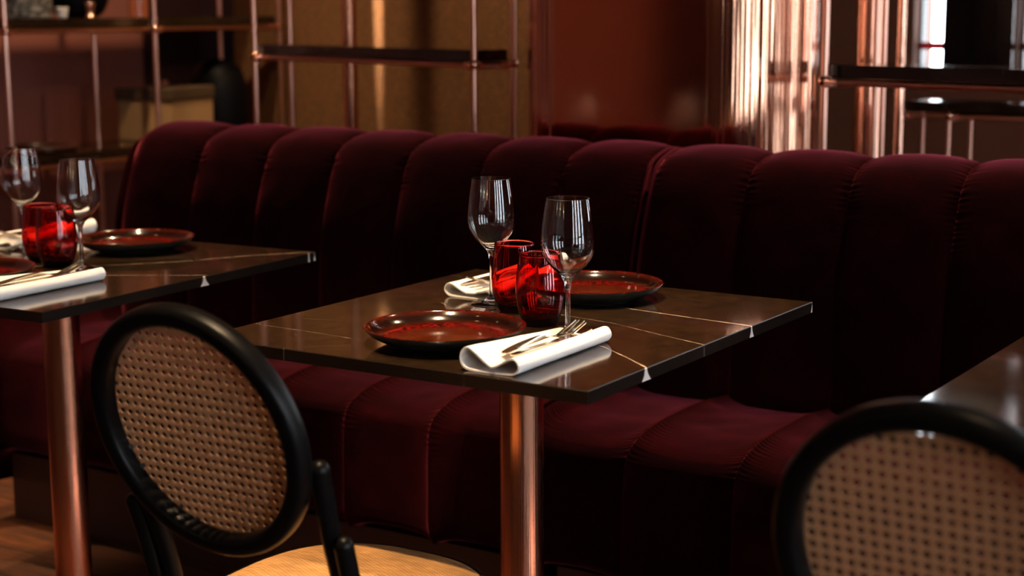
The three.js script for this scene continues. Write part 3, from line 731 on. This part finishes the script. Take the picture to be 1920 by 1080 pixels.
// ---------------------------------------------------------------- objects on the left shelf
function single(name, label, category, geo, mat, pos, group) {
  const m = new THREE.Mesh(geo, mat);
  m.name = numbered(name); m.position.set(...pos); m.castShadow = m.receiveShadow = true; scene.add(m);
  return tag(m, label, category, group);
}
const blackClay = phys({ color: lin(0.0018, 0.0018, 0.003), roughness: 0.5, specularIntensity: 0.22 });
const SX = -3.025, S0 = 0.756, S1 = 1.207;
single('vase', 'tall rounded black vase on the lower left shelf', 'vase', lathe(smoothPts([[0, 0], [0.085, 0], [0.108, 0.02], [0.116, 0.10], [0.112, 0.18], [0.092, 0.245], [0.06, 0.28], [0.035, 0.287], [0.03, 0.28], [0, 0.27]], 60), 64), blackClay, [SX, S0, -2.585]);
{
  const t = thing('lidded_box', 'tan box with dark lid on the lower left shelf', 'box', [SX, S0, -2.30], 0.15);
  part(t, 'body', new RoundedBoxGeometry(0.24, 0.15, 0.27, 3, 0.006).translate(0, 0.075, 0), std({ color: lin(0.33, 0.19, 0.085), roughness: 0.75 }));
  part(t, 'lid', new RoundedBoxGeometry(0.252, 0.046, 0.282, 3, 0.006).translate(0, 0.173, 0), std({ color: lin(0.06, 0.035, 0.018), roughness: 0.6 }));
  part(t, 'knob', new THREE.SphereGeometry(0.013, 16, 12).translate(0, 0.207, 0), rodCopper);
}
const speckle = dataTex(256, 256, (u, v) => { const n = noise(u * 40, v * 40, 40, 40) * 0.6 + noise(u * 90, v * 90, 90, 90) * 0.4, k = n > 0.52 ? 0.55 : 0.26; return [k, k * 0.94, k * 0.86]; });
single('speckled_pot', 'grey speckled pot on the upper left shelf', 'pot', lathe(smoothPts([[0, 0], [0.075, 0], [0.085, 0.008], [0.088, 0.08], [0.085, 0.15], [0.078, 0.15], [0.08, 0.08], [0.07, 0.012], [0, 0.01]], 50), 48), std({ map: speckle, roughness: 0.7 }), [SX, S1, -1.66]);
single('bowl', 'black round bowl on the upper left shelf beside the speckled pot', 'bowl', lathe(smoothPts([[0, 0], [0.05, 0], [0.085, 0.02], [0.105, 0.07], [0.10, 0.12], [0.08, 0.15], [0.075, 0.148], [0.095, 0.118], [0.098, 0.07], [0.08, 0.028], [0, 0.012]], 60), 56), blackClay, [SX + 0.01, S1, -1.885]);
single('bottle', 'amber bottle standing on the upper left shelf', 'bottle', lathe(smoothPts([[0, 0], [0.036, 0], [0.038, 0.006], [0.038, 0.12], [0.03, 0.15], [0.014, 0.17], [0.013, 0.22], [0.016, 0.225], [0, 0.226]], 60), 40), phys({ color: lin(0.25, 0.07, 0.035), roughness: 0.15, clearcoat: 1 }), [SX - 0.02, S1, -2.20]);
single('cup', 'small white cup at the edge of the upper left shelf', 'cup', lathe(smoothPts([[0, 0], [0.014, 0], [0.019, 0.02], [0.021, 0.035], [0.0195, 0.035], [0.017, 0.02], [0.012, 0.003], [0, 0.003]], 40), 32), std({ color: lin(0.6, 0.56, 0.52), roughness: 0.35 }), [-2.905, S1, -1.71]);
single('candle_holder', 'little copper candle holder near the front of the upper left shelf', 'holder', lathe(smoothPts([[0, 0], [0.016, 0], [0.017, 0.006], [0.012, 0.015], [0.016, 0.04], [0.018, 0.05], [0.014, 0.05], [0.011, 0.02], [0, 0.012]], 40), 32), rodCopper, [-2.91, S1, -1.84]);
single('tray', 'flat dark tray on the lower left shelf', 'tray', lathe(smoothPts([[0, 0], [0.10, 0], [0.118, 0.012], [0.122, 0.02], [0.117, 0.02], [0.10, 0.006], [0, 0.005]], 40), 56), std({ color: lin(0.06, 0.02, 0.012), roughness: 0.3 }), [SX, S0, -1.70]);

// ---------------------------------------------------------------- downlights
const glow = std({ color: lin(0.8, 0.6, 0.4), emissive: LAMP_COLOR.clone(), emissiveIntensity: 30, roughness: 0.5 });
function downlight(label, x, z, aim, power, angle, size = 1.4) {
  const t = thing('ceiling_spotlight', label, 'spotlight', [x, RH, z], 0, 'ceiling spotlights');
  part(t, 'housing', lathe([[0.034, 0], [0.05, 0], [0.05, -0.09], [0.046, -0.09], [0.036, -0.03], [0.034, -0.03]], 32), blackMetal);
  part(t, 'lamp', new THREE.CylinderGeometry(0.031, 0.031, 0.01, 28).translate(0, -0.03, 0), glow, 'glowing lamp');
  const l = new THREE.SpotLight(LAMP_COLOR, LAMP_POWER * power, 0, angle, 0.7, 2);
  l.position.set(0, -0.095, 0); l.target.position.set(aim[0] - x, aim[1] - RH, aim[2] - z); l.castShadow = true; l.shadow.radius = size; l.name = 'spotlight';
  t.add(l, l.target);
}
downlight('black ceiling spotlight over the near edge of the middle table', 0.10, 0.70, [0.05, 0.6, 0.36], 1.2, 0.42);
downlight('black ceiling spotlight over the middle of the middle table', 0.0, -0.07, [0.0, 0.75, -0.05], 1.0, 0.36);
downlight('black ceiling spotlight over the near edge of the left table', -1.0, 0.66, [-1.0, 0.75, 0.25], 0.8, 0.42);
downlight('black ceiling spotlight over the middle of the left table', -1.15, -0.1, [-1.1, 0.75, -0.08], 0.8, 0.36);
downlight('black ceiling spotlight behind the left half of the banquette', -1.5, -1.5, [-1.5, 0.93, -1.1], 1.1, 0.5);
downlight('added black ceiling spotlight brightening the top of the right banquette from behind', 0.35, -1.55, [0.3, 0.93, -1.1], 1.1, 0.55);  // extra lamp added to brighten the velvet tops, fronts stay dark
downlight('added black ceiling spotlight brightening the floor at the end of the banquette', -2.15, -0.3, [-2.1, 0, -0.5], 1.4, 0.3);  // extra lamp added to brighten this stretch of floor
downlight('added narrow ceiling spotlight standing in for a streak of sun on the woven screen', -2.283, -2.474, [-2.24, 1.43, -2.586], 28, 0.028, 0.15);  // lamp added in place of a sunbeam, makes the bright wedge
downlight('black ceiling spotlight above the woven screen', -1.75, -1.55, [-2.0, 1.0, -2.4], 0.8, 0.7);
downlight('added black ceiling spotlight as fill for the left wall and its shelf', -2.35, -1.6, [-3.2, 1.0, -2.1], 0.7, 0.7);  // added fill lamp, lifts the wall behind the left shelf
downlight('black ceiling spotlight over the right table', 1.056, 0.2, [1.05, 0.75, 0.1], 0.7, 0.38);

function sconce(label, x) {                                     // glass cylinder lamps on the wall across the room
  const t = thing('wall_lamp', label, 'wall lamp', [x, 1.75, RZ1], 0, 'wall lamps across the room');
  part(t, 'back_plate', new RoundedBoxGeometry(0.09, 0.2, 0.016, 2, 0.004).translate(0, 0, -0.009), polishedCopper);
  part(t, 'arm', rod([0, -0.05, -0.015], [0, -0.05, -0.09], 0.008), polishedCopper);
  part(t, 'lamp_shade', new THREE.CylinderGeometry(0.05, 0.05, 0.30, 28).translate(0, 0.03, -0.12), std({ color: lin(0.8, 0.6, 0.4), emissive: LAMP_COLOR.clone(), emissiveIntensity: 9, roughness: 0.6 }), 'glowing cylinder shade');
  const l = new THREE.PointLight(LAMP_COLOR, 0.35, 0, 2);
  l.position.set(0, 0.03, -0.20); l.castShadow = true; l.shadow.radius = 2; l.name = 'wall_lamp_light';
  t.add(l);
}
sconce('glowing wall lamp across the room at the left', -2.2);
sconce('glowing wall lamp across the room in the middle', -0.6);
sconce('glowing wall lamp across the room at the right', 0.9);

renderer.render(scene, camera);
